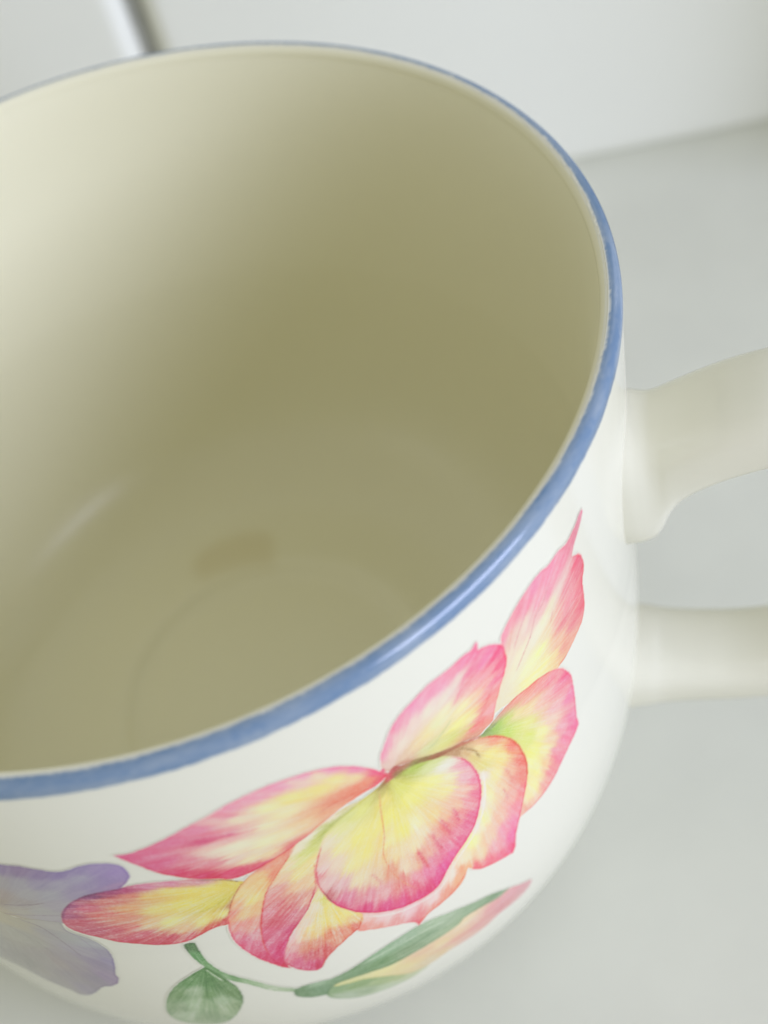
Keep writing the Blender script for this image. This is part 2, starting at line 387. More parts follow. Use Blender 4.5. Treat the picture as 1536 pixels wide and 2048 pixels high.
# the printed flowers ---------------------------------------------------------------------------
# outlines, ink swatches and brush strokes on the cup's surface: (angle in mrad, arc length below the rim in rim radii / 1000)
PRINTS = [
 {"n":"purple_petal","p":"purple","o":[[-1817,274],[-1809,280],[-1773,283],[-1741,296],[-1715,304],[-1693,301],[-1665,286],[-1637,281],[-1612,285],[-1596,297],[-1590,321],[-1593,345],[-1606,366],[-1635,397],[-1682,425],[-1740,476],[-1775,497],[-1794,542],[-1849,546],[-1889,541],[-1931,538],[-1964,551],[-1994,548],[-1998,499],[-1959,410],[-1902,329],[-1853,286]],"c":[[-1818,300,409,304,608],[-1781,303,395,276,565],[-1750,317,382,276,608],[-1715,320,395,298,670],[-1675,311,422,333,697],[-1637,305,464,357,745],[-1609,324,501,369,795],[-1599,343,464,345,745],[-1639,358,429,321,697],[-1679,369,464,382,697],[-1708,397,486,415,679],[-1672,400,450,333,652],[-1631,377,501,321,652],[-1846,361,540,501,608],[-1809,365,540,509,670],[-1768,360,464,409,670],[-1730,358,540,501,726],[-1684,335,540,501,745],[-1808,408,580,556,670],[-1769,407,556,540,697],[-1879,432,540,450,486],[-1895,465,524,429,414],[-1853,464,540,479,549],[-1923,523,666,580,486],[-1870,501,622,580,582],[-1823,488,589,572,652],[-1772,461,556,509,670],[-1818,523,605,564,697]],"s":[[[[-1898,480],[-1875,476],[-1832,463],[-1795,446]],3,[363,287,380],0.6],[[[-1929,535],[-1869,522],[-1823,511],[-1782,503]],3,[429,363,486],0.5],[[[-1876,560],[-1825,539],[-1794,531]],2.5,[464,363,525],0.5],[[[-1904,500],[-1867,493],[-1819,477]],2,[540,464,486],0.5]],"k":9,"g":0.35,"h":0,"a":[[-1937,530],[-1611,332]]},
 {"n":"purple_petal","p":"purple","o":[[-2088,685],[-2003,582],[-1938,525],[-1924,524],[-1900,543],[-1844,535],[-1800,538],[-1802,582],[-1773,611],[-1757,649],[-1756,694],[-1766,742],[-1783,794],[-1785,814],[-1797,842],[-1818,864],[-1844,877],[-1883,927],[-1916,961],[-1941,973],[-1956,952],[-2000,930],[-2045,891],[-2081,884],[-2109,885],[-2205,979],[-2217,948],[-2192,854]],"c":[[-1942,560,689,627,503],[-1913,570,644,601,519],[-1983,642,609,575,568],[-1951,648,609,592,585],[-2039,753,575,559,603],[-2038,801,519,496,543],[-1921,657,575,559,568],[-1854,605,543,511,603],[-1818,619,575,575,656],[-1786,643,575,575,722],[-1772,686,481,437,656],[-1773,734,466,409,693],[-1803,739,444,376,603],[-1810,814,466,369,629],[-1800,832,481,382,629],[-1847,825,423,369,543],[-1897,916,466,409,603],[-1902,847,496,451,568],[-1904,772,559,496,568],[-1934,761,559,527,585],[-1865,732,543,496,603],[-1862,779,496,437,568],[-1963,903,519,481,568],[-1999,824,496,481,519],[-2048,872,559,543,568],[-1982,866,559,527,568],[-1817,695,543,496,675],[-1814,560,627,601,656]],"s":[[[[-1897,549],[-1861,573],[-1846,617],[-1837,665],[-1828,721]],3.5,[376,314,428],0.55],[[[-1949,598],[-1924,639],[-1908,676],[-1898,735]],2.5,[444,409,465],0.5],[[[-2051,776],[-2051,826],[-2031,863],[-1990,899],[-1950,930]],4,[396,369,465],0.45],[[[-2001,751],[-1982,813],[-1938,849],[-1908,888]],2.5,[481,437,519],0.5],[[[-1814,570],[-1793,609],[-1783,662],[-1782,712]],2.5,[409,344,585],0.4]],"k":9,"g":0.35,"h":0,"a":[[-1947,549],[-1810,814]]},
 {"n":"petal","p":"pink","o":[[-553,139],[-550,150],[-569,173],[-592,193],[-604,211],[-594,224],[-582,233],[-569,260],[-565,294],[-576,324],[-576,373],[-579,407],[-594,434],[-616,444],[-641,453],[-665,461],[-691,461],[-724,457],[-796,419],[-847,387],[-879,379],[-859,303],[-827,248],[-826,211],[-824,189],[-806,171],[-788,158],[-762,146],[-732,138],[-705,139],[-681,148],[-648,148],[-618,159],[-586,152],[-564,140]],"c":[[-559,149,961,385,575],[-585,173,932,331,505],[-613,177,990,331,505],[-681,171,1050,385,612],[-726,159,1030,358,612],[-771,170,1030,331,505],[-799,175,1050,475,612],[-815,191,1050,475,651],[-801,218,990,690,651],[-584,247,1030,161,352],[-584,277,990,197,352],[-588,333,1010,217,352],[-587,388,990,161,299],[-626,269,990,385,505],[-633,187,1030,385,597],[-646,200,1050,444,628],[-634,320,1030,385,505],[-625,395,990,331,409],[-649,348,990,385,472],[-649,225,990,613,691],[-662,239,990,772,775],[-685,256,990,904,732],[-717,277,1010,980,775],[-689,220,1030,414,612],[-724,206,1050,475,651],[-711,238,1030,651,691],[-750,183,1050,444,628],[-736,283,1010,952,819],[-760,223,1010,859,775],[-745,220,990,651,691],[-787,235,990,772,691],[-739,343,1030,1050,539],[-705,324,1010,859,612],[-680,388,1030,651,505],[-667,422,1010,475,409],[-701,411,1050,859,472],[-732,396,1050,1000,505],[-771,351,1030,1020,651],[-791,293,1030,952,732],[-811,332,1010,952,732],[-840,345,990,904,732],[-760,399,1050,1020,539],[-678,326,1030,508,505],[-813,264,1010,859,732]],"s":[[[[-689,199],[-709,225],[-735,238],[-756,274],[-783,302],[-804,324]],2.6,[867,385,505],0.6],[[[-755,193],[-783,228],[-801,255]],2.6,[932,414,539],0.6],[[[-639,453],[-665,459],[-692,456]],2.6,[932,259,252],0.7],[[[-581,239],[-573,290],[-581,327],[-585,384]],6,[971,115,275],0.4],[[[-685,280],[-696,307]],4,[932,444,505],0.4]],"k":16,"g":1.0,"h":0,"a":[[-855,358],[-597,202]]},
 {"n":"petal","p":"pink","o":[[-919,405],[-905,406],[-874,398],[-849,394],[-818,396],[-780,407],[-747,420],[-713,442],[-685,472],[-665,509],[-653,545],[-650,590],[-650,641],[-652,694],[-651,730],[-674,745],[-698,755],[-728,771],[-759,789],[-788,798],[-815,801],[-843,798],[-867,793],[-891,797],[-894,672],[-896,532],[-925,439]],"c":[[-671,520,1050,161,409],[-665,599,1050,331,612],[-671,676,1050,306,575],[-661,718,1030,229,505],[-699,714,1050,358,575],[-727,749,1030,331,505],[-762,758,1030,385,472],[-785,779,1050,508,505],[-820,789,1050,730,612],[-849,790,1030,577,505],[-716,465,1050,385,505],[-750,440,1050,444,472],[-775,418,1050,385,352],[-813,403,1050,444,409],[-843,395,961,475,409],[-865,395,779,508,409],[-730,507,1050,577,612],[-712,574,1050,577,651],[-759,500,1050,690,612],[-735,593,1050,772,691],[-704,663,1050,508,651],[-791,477,1050,859,539],[-820,450,1030,886,505],[-850,435,779,859,252],[-873,428,480,730,137],[-898,416,389,542,171],[-827,494,867,923,252],[-804,564,913,952,275],[-803,510,971,961,380],[-765,593,1050,1020,505],[-796,628,1030,1020,325],[-764,664,1050,980,539],[-744,658,1050,772,575],[-795,697,1050,1020,505],[-776,715,1050,772,505],[-814,738,1050,1000,539],[-835,754,1050,952,612],[-850,476,696,859,171],[-810,652,1050,1040,539],[-700,520,1050,385,539],[-785,440,1050,577,505],[-729,715,1030,414,553]],"s":[[[[-874,398],[-849,394],[-818,396],[-780,407],[-747,420],[-713,442]],3.5,[913,237,230],0.6],[[[-864,797],[-815,799],[-759,785],[-698,751],[-655,730]],5,[990,217,409],0.45],[[[-664,529],[-653,615],[-655,720]],5,[1030,179,409],0.4],[[[-740,709],[-762,722]],4,[1010,282,409],0.4],[[[-919,407],[-897,413],[-871,414]],5,[335,385,209],0.5]],"k":16,"g":1.0,"h":0,"a":[[-906,414],[-671,676]]},
 {"n":"petal","p":"pink","o":[[-1112,292],[-1108,257],[-1100,236],[-1085,210],[-1067,184],[-1043,166],[-1014,154],[-986,145],[-955,146],[-927,145],[-907,144],[-893,148],[-879,137],[-876,147],[-879,164],[-862,172],[-842,189],[-826,211],[-822,235],[-821,264],[-831,292],[-843,312],[-856,338],[-869,365],[-879,396],[-902,400],[-920,403],[-936,392],[-957,380],[-982,370],[-1008,354],[-1029,344],[-1057,326],[-1083,311],[-1102,309]],"c":[[-1101,254,1050,475,691],[-1091,228,1050,508,732],[-1062,189,1050,414,651],[-1027,173,1050,414,691],[-983,176,1050,444,691],[-940,169,1050,414,612],[-911,161,1050,306,575],[-887,167,1050,282,539],[-868,205,1050,331,612],[-836,218,1050,161,409],[-837,260,1050,197,409],[-905,201,1030,282,505],[-889,248,1050,444,575],[-923,227,1030,444,539],[-856,289,1050,306,505],[-873,310,1050,444,505],[-891,340,1050,385,409],[-908,362,1050,331,352],[-923,373,1030,385,380],[-879,360,1050,542,612],[-928,193,1010,814,775],[-943,209,990,814,819],[-963,213,1010,904,819],[-999,212,1010,952,819],[-1036,219,1030,859,819],[-1064,229,1030,772,775],[-1065,257,1030,904,819],[-1089,267,1030,814,775],[-1098,290,961,730,691],[-975,254,1030,980,691],[-932,279,1050,1000,612],[-907,281,1050,772,612],[-928,330,1050,952,505],[-951,319,1050,1020,440],[-972,341,867,859,299],[-991,337,932,904,409],[-1015,279,1050,904,505],[-1039,287,1030,832,539],[-1020,320,867,859,472],[-1063,297,971,730,575],[-1076,311,779,444,352],[-945,356,913,772,352],[-936,387,867,444,325],[-992,270,990,980,651],[-1011,184,1050,508,732],[-960,175,1050,475,707],[-1048,205,1050,508,691],[-988,201,1030,814,819],[-874,273,1050,577,612],[-902,252,1050,577,597]],"s":[[[[-962,287],[-984,304],[-1006,319],[-1025,322]],3,[737,772,409],0.6],[[[-1108,260],[-1100,236],[-1067,184],[-1014,154],[-955,146]],3,[1030,331,575],0.5],[[[-825,238],[-824,266],[-843,312]],5,[1050,129,352],0.35],[[[-916,194],[-929,225],[-952,254]],5,[1030,331,505],0.45],[[[-865,298],[-897,343],[-923,373]],7,[1010,259,299],0.35],[[[-1029,344],[-982,370],[-957,380],[-920,403]],4,[480,217,122],0.5]],"k":18,"g":1.0,"h":0,"a":[[-1097,307],[-838,232]]},
 {"n":"petal","p":"pink","o":[[-995,363],[-981,372],[-956,382],[-932,401],[-907,421],[-882,447],[-858,486],[-839,528],[-825,587],[-820,638],[-826,685],[-840,724],[-859,767],[-876,804],[-890,838],[-898,877],[-908,894],[-932,884],[-962,868],[-990,851],[-1009,827],[-1017,807],[-1035,841],[-1064,861],[-1097,872],[-1129,880],[-1157,904],[-1164,880],[-1184,862],[-1219,840],[-1253,817],[-1274,798],[-1269,680],[-1126,508],[-1062,387]],"c":[[-884,459,1050,475,352],[-847,535,1050,331,275],[-832,612,1030,282,252],[-833,665,1030,331,299],[-848,713,1050,385,440],[-869,752,1050,444,575],[-884,793,1050,358,612],[-897,832,1050,282,612],[-905,877,1050,129,352],[-939,864,1050,237,409],[-968,849,1050,282,409],[-1000,829,1050,259,352],[-925,439,1050,859,472],[-904,491,1050,952,380],[-881,531,1050,923,409],[-922,507,961,859,352],[-934,461,932,772,352],[-902,569,1050,952,505],[-870,604,1050,651,505],[-858,652,1030,444,409],[-899,642,1050,814,612],[-875,698,1050,613,575],[-927,626,1050,1000,612],[-952,686,1050,1020,575],[-920,729,1050,690,575],[-915,783,1050,475,651],[-951,758,1050,772,612],[-990,730,1050,1050,539],[-979,793,1050,859,612],[-946,814,1050,508,612],[-1013,772,1050,952,691],[-1032,797,1050,542,352],[-928,579,1030,952,612],[-949,420,867,613,352],[-971,389,657,385,209],[-928,543,1010,904,865],[-946,623,1030,904,883],[-973,687,1050,942,883],[-909,431,990,577,409],[-1044,823,1050,613,409],[-1016,810,1050,651,409],[-1081,851,1030,444,352],[-1113,863,1030,475,440],[-1145,871,1010,385,440],[-1163,887,961,197,299],[-1198,846,1010,475,505],[-1234,820,1010,508,472],[-1262,798,1030,444,409],[-1054,794,1050,952,912],[-1109,839,1050,859,912],[-1163,819,1050,772,865],[-1215,797,1050,814,883],[-1024,768,1050,952,775],[-1250,772,1050,772,775]],"s":[[[[-908,422],[-883,449],[-858,487],[-839,530],[-826,588],[-822,636],[-828,682]],6,[932,179,122],0.55],[[[-828,682],[-841,723],[-860,765],[-877,803],[-891,837],[-900,875]],5,[990,179,325],0.5],[[[-900,877],[-909,892],[-932,883],[-961,867],[-989,850],[-1009,827]],5,[1010,115,252],0.55],[[[-963,390],[-937,431],[-925,473]],4,[449,282,108],0.5],[[[-892,641],[-885,694]],4,[951,331,380],0.4],[[[-876,582],[-864,649]],5,[951,331,299],0.35],[[[-1019,817],[-1063,856],[-1096,867],[-1128,875],[-1156,896]],4,[971,282,209],0.5],[[[-1014,830],[-1060,873],[-1093,883],[-1121,889]],3,[1050,1020,472],0.5],[[[-928,524],[-930,564],[-938,619],[-954,665],[-974,701],[-999,725],[-1032,751],[-1057,779]],4.5,[1050,1000,1020],0.65],[[[-1059,782],[-1087,812],[-1115,818],[-1144,815],[-1177,809],[-1213,790],[-1248,760]],5,[1050,961,1010],0.65]],"k":14,"g":1.0,"h":0,"a":[[-970,385],[-917,830]]},
 {"n":"petal","p":"pink","o":[[-1592,259],[-1577,260],[-1563,260],[-1523,245],[-1482,228],[-1428,203],[-1378,188],[-1424,204],[-1385,186],[-1348,175],[-1313,170],[-1279,171],[-1245,178],[-1213,189],[-1181,209],[-1151,239],[-1132,266],[-1113,300],[-1106,318],[-1124,328],[-1159,330],[-1199,337],[-1241,356],[-1270,374],[-1301,391],[-1329,404],[-1363,420],[-1395,429],[-1425,433],[-1454,426],[-1484,404],[-1446,423],[-1488,401],[-1517,376],[-1544,347],[-1562,315],[-1580,284]],"c":[[-1578,271,958,200,490],[-1544,273,971,263,515],[-1489,250,966,280,536],[-1437,233,992,352,595],[-1386,217,1018,431,616],[-1438,274,886,148,380],[-1391,274,961,314,535],[-1368,280,1020,557,642],[-1510,315,945,211,463],[-1478,326,968,327,486],[-1436,307,1050,738,711],[-1403,318,1050,1006,830],[-1513,363,909,67,253],[-1473,390,886,46,222],[-1428,406,961,113,312],[-1451,358,980,376,510],[-1417,368,1050,767,694],[-1357,238,1050,847,726],[-1408,294,1040,569,616],[-1535,320,927,155,402],[-1375,193,1050,430,655],[-1329,190,1050,518,719],[-1283,186,1050,505,741],[-1237,190,1050,526,762],[-1193,206,1039,480,740],[-1153,247,1030,444,691],[-1124,290,1030,197,409],[-1111,314,990,129,275],[-1366,239,1050,947,730],[-1319,236,1050,1023,626],[-1271,234,1050,967,401],[-1227,246,1050,924,390],[-1190,245,1050,954,473],[-1159,272,1050,859,539],[-1139,302,1030,385,252],[-1167,311,1010,331,230],[-1205,311,993,387,276],[-1244,317,1031,627,420],[-1222,329,1019,582,414],[-1272,332,1044,798,526],[-1293,273,1050,973,652],[-1333,289,1050,992,709],[-1397,267,1037,531,615],[-1419,266,977,269,474],[-1365,279,1050,800,682],[-1389,323,1050,1018,822],[-1346,340,1050,1023,709],[-1311,343,1050,954,652],[-1347,387,1050,917,622],[-1382,381,1050,935,677],[-1408,347,1050,953,781],[-1337,395,1028,539,439],[-1414,413,923,112,283],[-1460,405,878,46,198],[-1379,416,936,156,302],[-1437,365,971,373,470],[-1311,388,975,296,343],[-1252,204,1050,760,725],[-1218,208,1050,878,668],[-1395,223,1050,648,686],[-1422,316,1050,916,793]],"s":[[[[-1483,401],[-1453,421],[-1424,428],[-1393,424],[-1362,416],[-1328,399],[-1300,387],[-1270,372]],3.2,[889,65,201],0.6],[[[-1543,344],[-1516,373],[-1487,396],[-1444,418]],5,[877,25,190],0.5],[[[-1314,174],[-1280,175],[-1246,181],[-1214,193],[-1182,212],[-1152,242],[-1129,275],[-1110,312]],3,[1047,213,517],0.5],[[[-1459,267],[-1425,272],[-1381,281]],6,[897,133,356],0.4],[[[-1116,313],[-1156,318],[-1206,315],[-1245,321]],6,[932,217,154],0.35],[[[-1226,345],[-1268,366]],2.5,[941,389,303],0.5]],"k":22,"g":1.0,"h":0,"a":[[-1109,316],[-1504,316]]},
 {"n":"petal","p":"pink","o":[[-1788,513],[-1762,466],[-1721,422],[-1682,400],[-1638,390],[-1604,380],[-1568,380],[-1533,386],[-1488,400],[-1446,426],[-1422,447],[-1415,458],[-1433,484],[-1449,516],[-1469,553],[-1481,584],[-1489,605],[-1512,606],[-1544,623],[-1577,644],[-1606,652],[-1646,649],[-1682,638],[-1719,626],[-1752,603],[-1780,584],[-1795,560]],"c":[[-1775,505,626,102,349],[-1746,459,505,75,347],[-1691,411,426,86,370],[-1649,399,559,72,331],[-1623,398,717,126,386],[-1725,465,944,208,373],[-1763,529,848,168,315],[-1663,438,919,272,274],[-1697,496,978,328,333],[-1699,573,863,180,299],[-1740,573,782,129,279],[-1584,392,889,342,593],[-1537,398,915,391,615],[-1491,411,892,443,556],[-1615,424,950,376,321],[-1637,473,1027,585,322],[-1662,513,989,477,386],[-1585,433,1039,785,314],[-1545,424,1050,911,255],[-1512,439,1050,923,225],[-1478,450,1032,904,220],[-1441,450,961,812,155],[-1540,486,1050,949,251],[-1495,507,980,875,178],[-1471,509,937,864,195],[-1484,557,1050,992,402],[-1528,572,1050,981,412],[-1592,491,1050,924,371],[-1586,550,1050,1014,498],[-1625,551,1050,785,511],[-1669,563,984,408,416],[-1655,597,889,195,317],[-1609,621,866,153,280],[-1689,620,851,95,219],[-1642,640,829,106,212],[-1571,626,897,228,300],[-1524,603,929,269,243],[-1489,589,867,86,123],[-1574,592,1050,758,490],[-1460,527,727,313,155]],"s":[[[[-1790,526],[-1765,473],[-1722,425],[-1683,403],[-1639,392],[-1612,387]],4.5,[360,44,320],0.5],[[[-1792,553],[-1777,576],[-1749,597],[-1716,619],[-1680,632],[-1644,643],[-1604,646],[-1575,638],[-1542,619],[-1511,601],[-1486,588]],4,[876,44,169],0.5],[[[-1489,404],[-1447,428],[-1421,451]],3,[445,298,324],0.6],[[[-1544,533],[-1500,523],[-1462,496]],3,[758,668,98],0.4],[[[-1422,456],[-1444,495],[-1471,552]],2.5,[639,177,106],0.5]],"k":16,"g":1.8,"h":0,"a":[[-1422,456],[-1778,506]]},
 {"n":"petal","p":"pink","o":[[-1301,388],[-1329,402],[-1368,419],[-1402,438],[-1430,469],[-1458,515],[-1482,574],[-1496,629],[-1500,686],[-1492,733],[-1478,778],[-1459,815],[-1444,841],[-1431,855],[-1439,802],[-1414,631],[-1362,491]],"c":[[-1341,413,1028,505,377],[-1388,448,1050,746,386],[-1370,428,1030,477,414],[-1364,461,1033,411,297],[-1431,498,1050,847,457],[-1423,532,1050,935,452],[-1456,541,1050,678,461],[-1472,562,1032,428,399],[-1448,576,1050,800,490],[-1422,564,1048,705,417],[-1387,472,1050,786,384],[-1474,623,1046,490,494],[-1452,636,1033,518,486],[-1482,696,957,216,423],[-1463,724,945,257,449],[-1465,779,901,109,300],[-1493,663,1008,367,532],[-1449,821,890,61,247],[-1451,681,985,387,517],[-1318,400,1008,405,344]],"s":[[[[-1402,438],[-1430,469],[-1458,515],[-1480,569]],3,[674,215,119],0.6],[[[-1482,574],[-1495,630],[-1499,683],[-1491,730],[-1477,775],[-1458,812],[-1443,838]],3,[963,128,341],0.5],[[[-1368,419],[-1402,438]],3,[790,303,326],0.4]],"k":14,"g":1.4,"h":0,"a":[[-1320,404],[-1478,778]]},
 {"n":"petal","p":"pink","o":[[-1125,342],[-1162,346],[-1200,343],[-1241,358],[-1271,376],[-1301,388],[-1330,427],[-1359,467],[-1391,515],[-1414,569],[-1436,634],[-1448,690],[-1456,747],[-1455,804],[-1444,841],[-1432,839],[-1400,728],[-1370,684],[-1340,640],[-1316,594],[-1299,580],[-1266,519],[-1225,450],[-1161,402]],"c":[[-1150,349,867,772,352],[-1189,352,779,772,352],[-1232,374,703,737,255],[-1265,405,796,815,259],[-1289,431,865,885,310],[-1312,454,968,941,429],[-1277,383,1050,991,877],[-1305,406,1050,962,814],[-1228,356,1039,932,810],[-1188,346,990,832,651],[-1331,449,1050,902,690],[-1290,468,1050,910,487],[-1323,495,1050,941,494],[-1351,488,1044,771,575],[-1307,537,1036,792,521],[-1369,520,987,539,541],[-1338,545,1050,760,529],[-1357,571,956,404,372],[-1385,579,919,252,321],[-1366,606,907,249,316],[-1347,592,949,431,429],[-1334,602,1001,633,560],[-1391,544,995,508,546],[-1411,602,977,413,548],[-1401,640,890,209,321],[-1376,647,898,272,401],[-1355,646,927,400,492],[-1437,678,940,255,446],[-1419,709,909,252,439],[-1390,700,861,135,343],[-1437,777,890,82,321],[-1417,753,866,60,268],[-1439,814,868,35,202],[-1450,763,935,211,443],[-1252,392,749,785,257],[-1206,370,823,814,352]],"s":[[[[-1309,400],[-1359,467],[-1397,528],[-1434,636],[-1451,708],[-1455,772]],3,[934,151,162],0.65],[[[-1306,562],[-1340,640],[-1370,684],[-1401,731],[-1432,806]],3.5,[841,68,215],0.65],[[[-1289,481],[-1306,562]],3,[974,202,259],0.5],[[[-1164,353],[-1205,366],[-1237,380],[-1266,410]],5,[619,651,190],0.45],[[[-1416,592],[-1407,623]],3,[1001,357,514],0.3]],"k":18,"g":1.4,"h":0,"a":[[-1136,344],[-1439,802]]},
 {"n":"petal","p":"pink","o":[[-1303,573],[-1322,607],[-1345,648],[-1380,701],[-1410,746],[-1428,790],[-1434,825],[-1426,857],[-1410,882],[-1386,900],[-1373,894],[-1358,866],[-1338,843],[-1311,820],[-1283,801],[-1268,791],[-1252,752],[-1265,687],[-1288,609],[-1293,575]],"c":[[-1306,597,1009,922,626],[-1327,639,1034,927,797],[-1357,695,1041,886,804],[-1301,620,926,871,213],[-1301,664,1039,932,356],[-1324,704,1050,919,331],[-1301,724,1050,907,353],[-1277,716,1050,952,409],[-1355,720,1050,930,522],[-1383,735,1049,893,858],[-1373,736,1044,798,526],[-1347,744,1050,832,420],[-1404,775,1013,603,645],[-1417,803,975,404,570],[-1386,788,964,460,366],[-1358,785,952,394,307],[-1327,773,979,448,329],[-1302,783,990,444,352],[-1273,780,961,237,209],[-1381,823,863,203,284],[-1353,821,880,200,234],[-1414,845,911,247,461],[-1392,868,863,118,310],[-1377,888,838,79,281],[-1272,751,1030,772,409],[-1398,730,1036,723,819]],"s":[[[[-1373,892],[-1357,863],[-1338,840],[-1310,818],[-1283,798],[-1268,784]],4,[881,131,124],0.5],[[[-1268,791],[-1257,759]],3,[895,282,171],0.5],[[[-1434,825],[-1425,856],[-1409,879],[-1386,898]],3,[865,60,244],0.5],[[[-1415,754],[-1427,790],[-1433,825]],2.5,[1010,406,651],0.6]],"k":16,"g":2.0,"h":0,"a":[[-1302,590],[-1407,871]]},
 {"n":"petal","p":"pink","o":[[-1111,331],[-1137,339],[-1170,351],[-1212,374],[-1245,395],[-1266,431],[-1283,472],[-1296,513],[-1303,566],[-1300,615],[-1291,664],[-1271,712],[-1245,747],[-1211,777],[-1173,798],[-1137,805],[-1108,806],[-1085,795],[-1060,764],[-1033,735],[-999,709],[-975,683],[-954,633],[-940,581],[-938,524],[-946,475],[-960,432],[-983,395],[-1015,357],[-1039,341],[-1070,334],[-1090,330]],"c":[[-1118,342,583,444,137],[-1091,335,480,385,108],[-1131,355,737,651,209],[-1152,360,867,859,299],[-1171,378,971,961,352],[-1200,377,895,904,409],[-1219,407,990,961,539],[-1248,427,1021,914,742],[-1275,479,1007,743,665],[-1295,530,952,288,390],[-1281,516,1026,785,790],[-1233,468,1050,980,539],[-1194,458,1050,980,352],[-1195,524,1050,961,380],[-1164,464,1050,961,380],[-1225,545,1050,961,472],[-1256,514,1035,863,736],[-1281,566,1001,697,742],[-1263,599,990,651,732],[-1227,609,1030,904,651],[-1264,656,951,385,575],[-1219,692,971,444,575],[-1194,703,990,508,575],[-1294,623,787,240,303],[-1282,679,932,161,409],[-1241,733,913,101,352],[-1204,771,932,101,352],[-1170,785,951,129,380],[-1134,790,932,77,299],[-1113,787,932,67,275],[-1193,635,1010,772,575],[-1168,646,990,475,352],[-1152,700,971,358,352],[-1134,747,971,237,380],[-1161,520,1050,859,409],[-1165,567,1050,772,440],[-1144,592,1050,886,575],[-1148,534,1050,980,505],[-1131,452,1050,980,299],[-1084,432,1050,1000,325],[-1055,419,1050,1000,352],[-1115,520,1050,980,325],[-1128,387,1030,904,299],[-1100,353,867,859,209],[-1093,384,932,923,230],[-1067,347,619,730,154],[-1046,349,583,690,122],[-1033,376,867,904,472],[-1003,412,990,961,912],[-996,454,1030,980,691],[-1029,428,1050,1020,472],[-1011,488,1050,952,472],[-975,448,1010,577,691],[-968,495,1010,613,732],[-955,459,1010,414,612],[-949,529,1030,331,539],[-950,588,1010,237,440],[-977,531,1050,730,651],[-974,585,1030,475,575],[-1001,561,1050,690,539],[-969,644,990,237,472],[-988,661,990,237,472],[-1008,602,1030,414,472],[-1032,571,1050,690,505],[-1050,539,1050,859,472],[-1034,611,1010,385,409],[-1018,658,1010,385,539],[-1012,693,990,197,440],[-1064,614,1030,577,505],[-1084,568,1050,904,651],[-1089,526,1050,1000,612],[-1055,647,1010,385,505],[-1047,685,1010,331,539],[-1040,725,990,161,472],[-1085,652,1030,613,539],[-1103,597,1050,923,651],[-1101,660,1010,444,409],[-1080,698,990,358,539],[-1065,742,971,161,505],[-1117,668,1030,730,575],[-1100,726,990,331,575],[-1086,771,951,101,380],[-1135,657,1050,859,651],[-1121,718,1010,475,612]],"s":[[[[-1131,355],[-1141,416],[-1152,504],[-1167,565],[-1166,637],[-1153,704],[-1133,758]],2.6,[990,385,230],0.45],[[[-983,396],[-960,435],[-948,476],[-941,523],[-943,577],[-957,629],[-978,677],[-1001,703],[-1034,727],[-1062,757]],4.5,[971,115,352],0.45],[[[-1062,757],[-1086,788],[-1109,798],[-1138,797],[-1174,790],[-1209,771],[-1243,742],[-1270,707],[-1290,658],[-1298,617]],4.5,[913,57,299],0.5],[[[-1298,617],[-1301,568],[-1294,515],[-1281,473],[-1264,433]],3,[925,200,256],0.5],[[[-1066,601],[-1061,645],[-1055,680]],6,[932,197,325],0.6],[[[-1010,564],[-1005,601],[-1006,625]],6,[951,217,352],0.6],[[[-1104,629],[-1098,674],[-1094,712]],6,[951,217,299],0.6],[[[-1041,570],[-1034,611],[-1030,653]],6,[951,229,352],0.55],[[[-1202,614],[-1192,669]],6,[932,385,409],0.4],[[[-1093,531],[-1086,581]],4,[1050,1020,912],0.4],[[[-1299,599],[-1295,626],[-1293,648]],2.2,[340,164,140],0.35]],"k":20,"g":1.0,"h":0,"a":[[-1107,336],[-1113,787]]},
 {"n":"flower_heart","p":"pink","o":[[-1136,352],[-1124,334],[-1110,318],[-1115,292],[-1110,290],[-1105,313],[-1090,305],[-1071,318],[-1046,327],[-1016,348],[-982,367],[-950,384],[-916,407],[-914,414],[-952,392],[-984,378],[-1009,370],[-1031,354],[-1054,341],[-1075,335],[-1093,338],[-1113,342]],"c":[[-1113,294,1010,129,352],[-1108,317,913,129,209],[-1092,312,513,101,94],[-1089,332,389,259,94],[-1125,340,480,358,122],[-1073,326,657,306,209],[-1059,335,389,385,108],[-1038,341,449,306,122],[-1013,355,480,197,94],[-983,373,513,217,108],[-951,388,696,237,154],[-921,406,779,259,209]],"s":[],"k":6,"g":1.0,"h":0,"a":[[-1108,317],[-921,406]]},
 {"n":"flower_stem","p":"stem","o":[[-1596,661],[-1583,655],[-1572,659],[-1575,699],[-1574,750],[-1562,801],[-1540,838],[-1520,864],[-1485,918],[-1466,940],[-1442,965],[-1446,981],[-1471,961],[-1492,941],[-1532,880],[-1551,859],[-1573,818],[-1587,773],[-1596,732],[-1599,698]],"c":[[-1589,674,134,300,112],[-1592,719,251,512,248],[-1582,767,297,542,268],[-1571,804,269,501,241],[-1554,838,343,565,312],[-1529,869,490,671,455],[-1468,950,652,769,612],[-1451,969,535,679,496]],"s":[],"k":4,"g":1.5,"h":1,"a":[[-1589,674],[-1542,847]]},
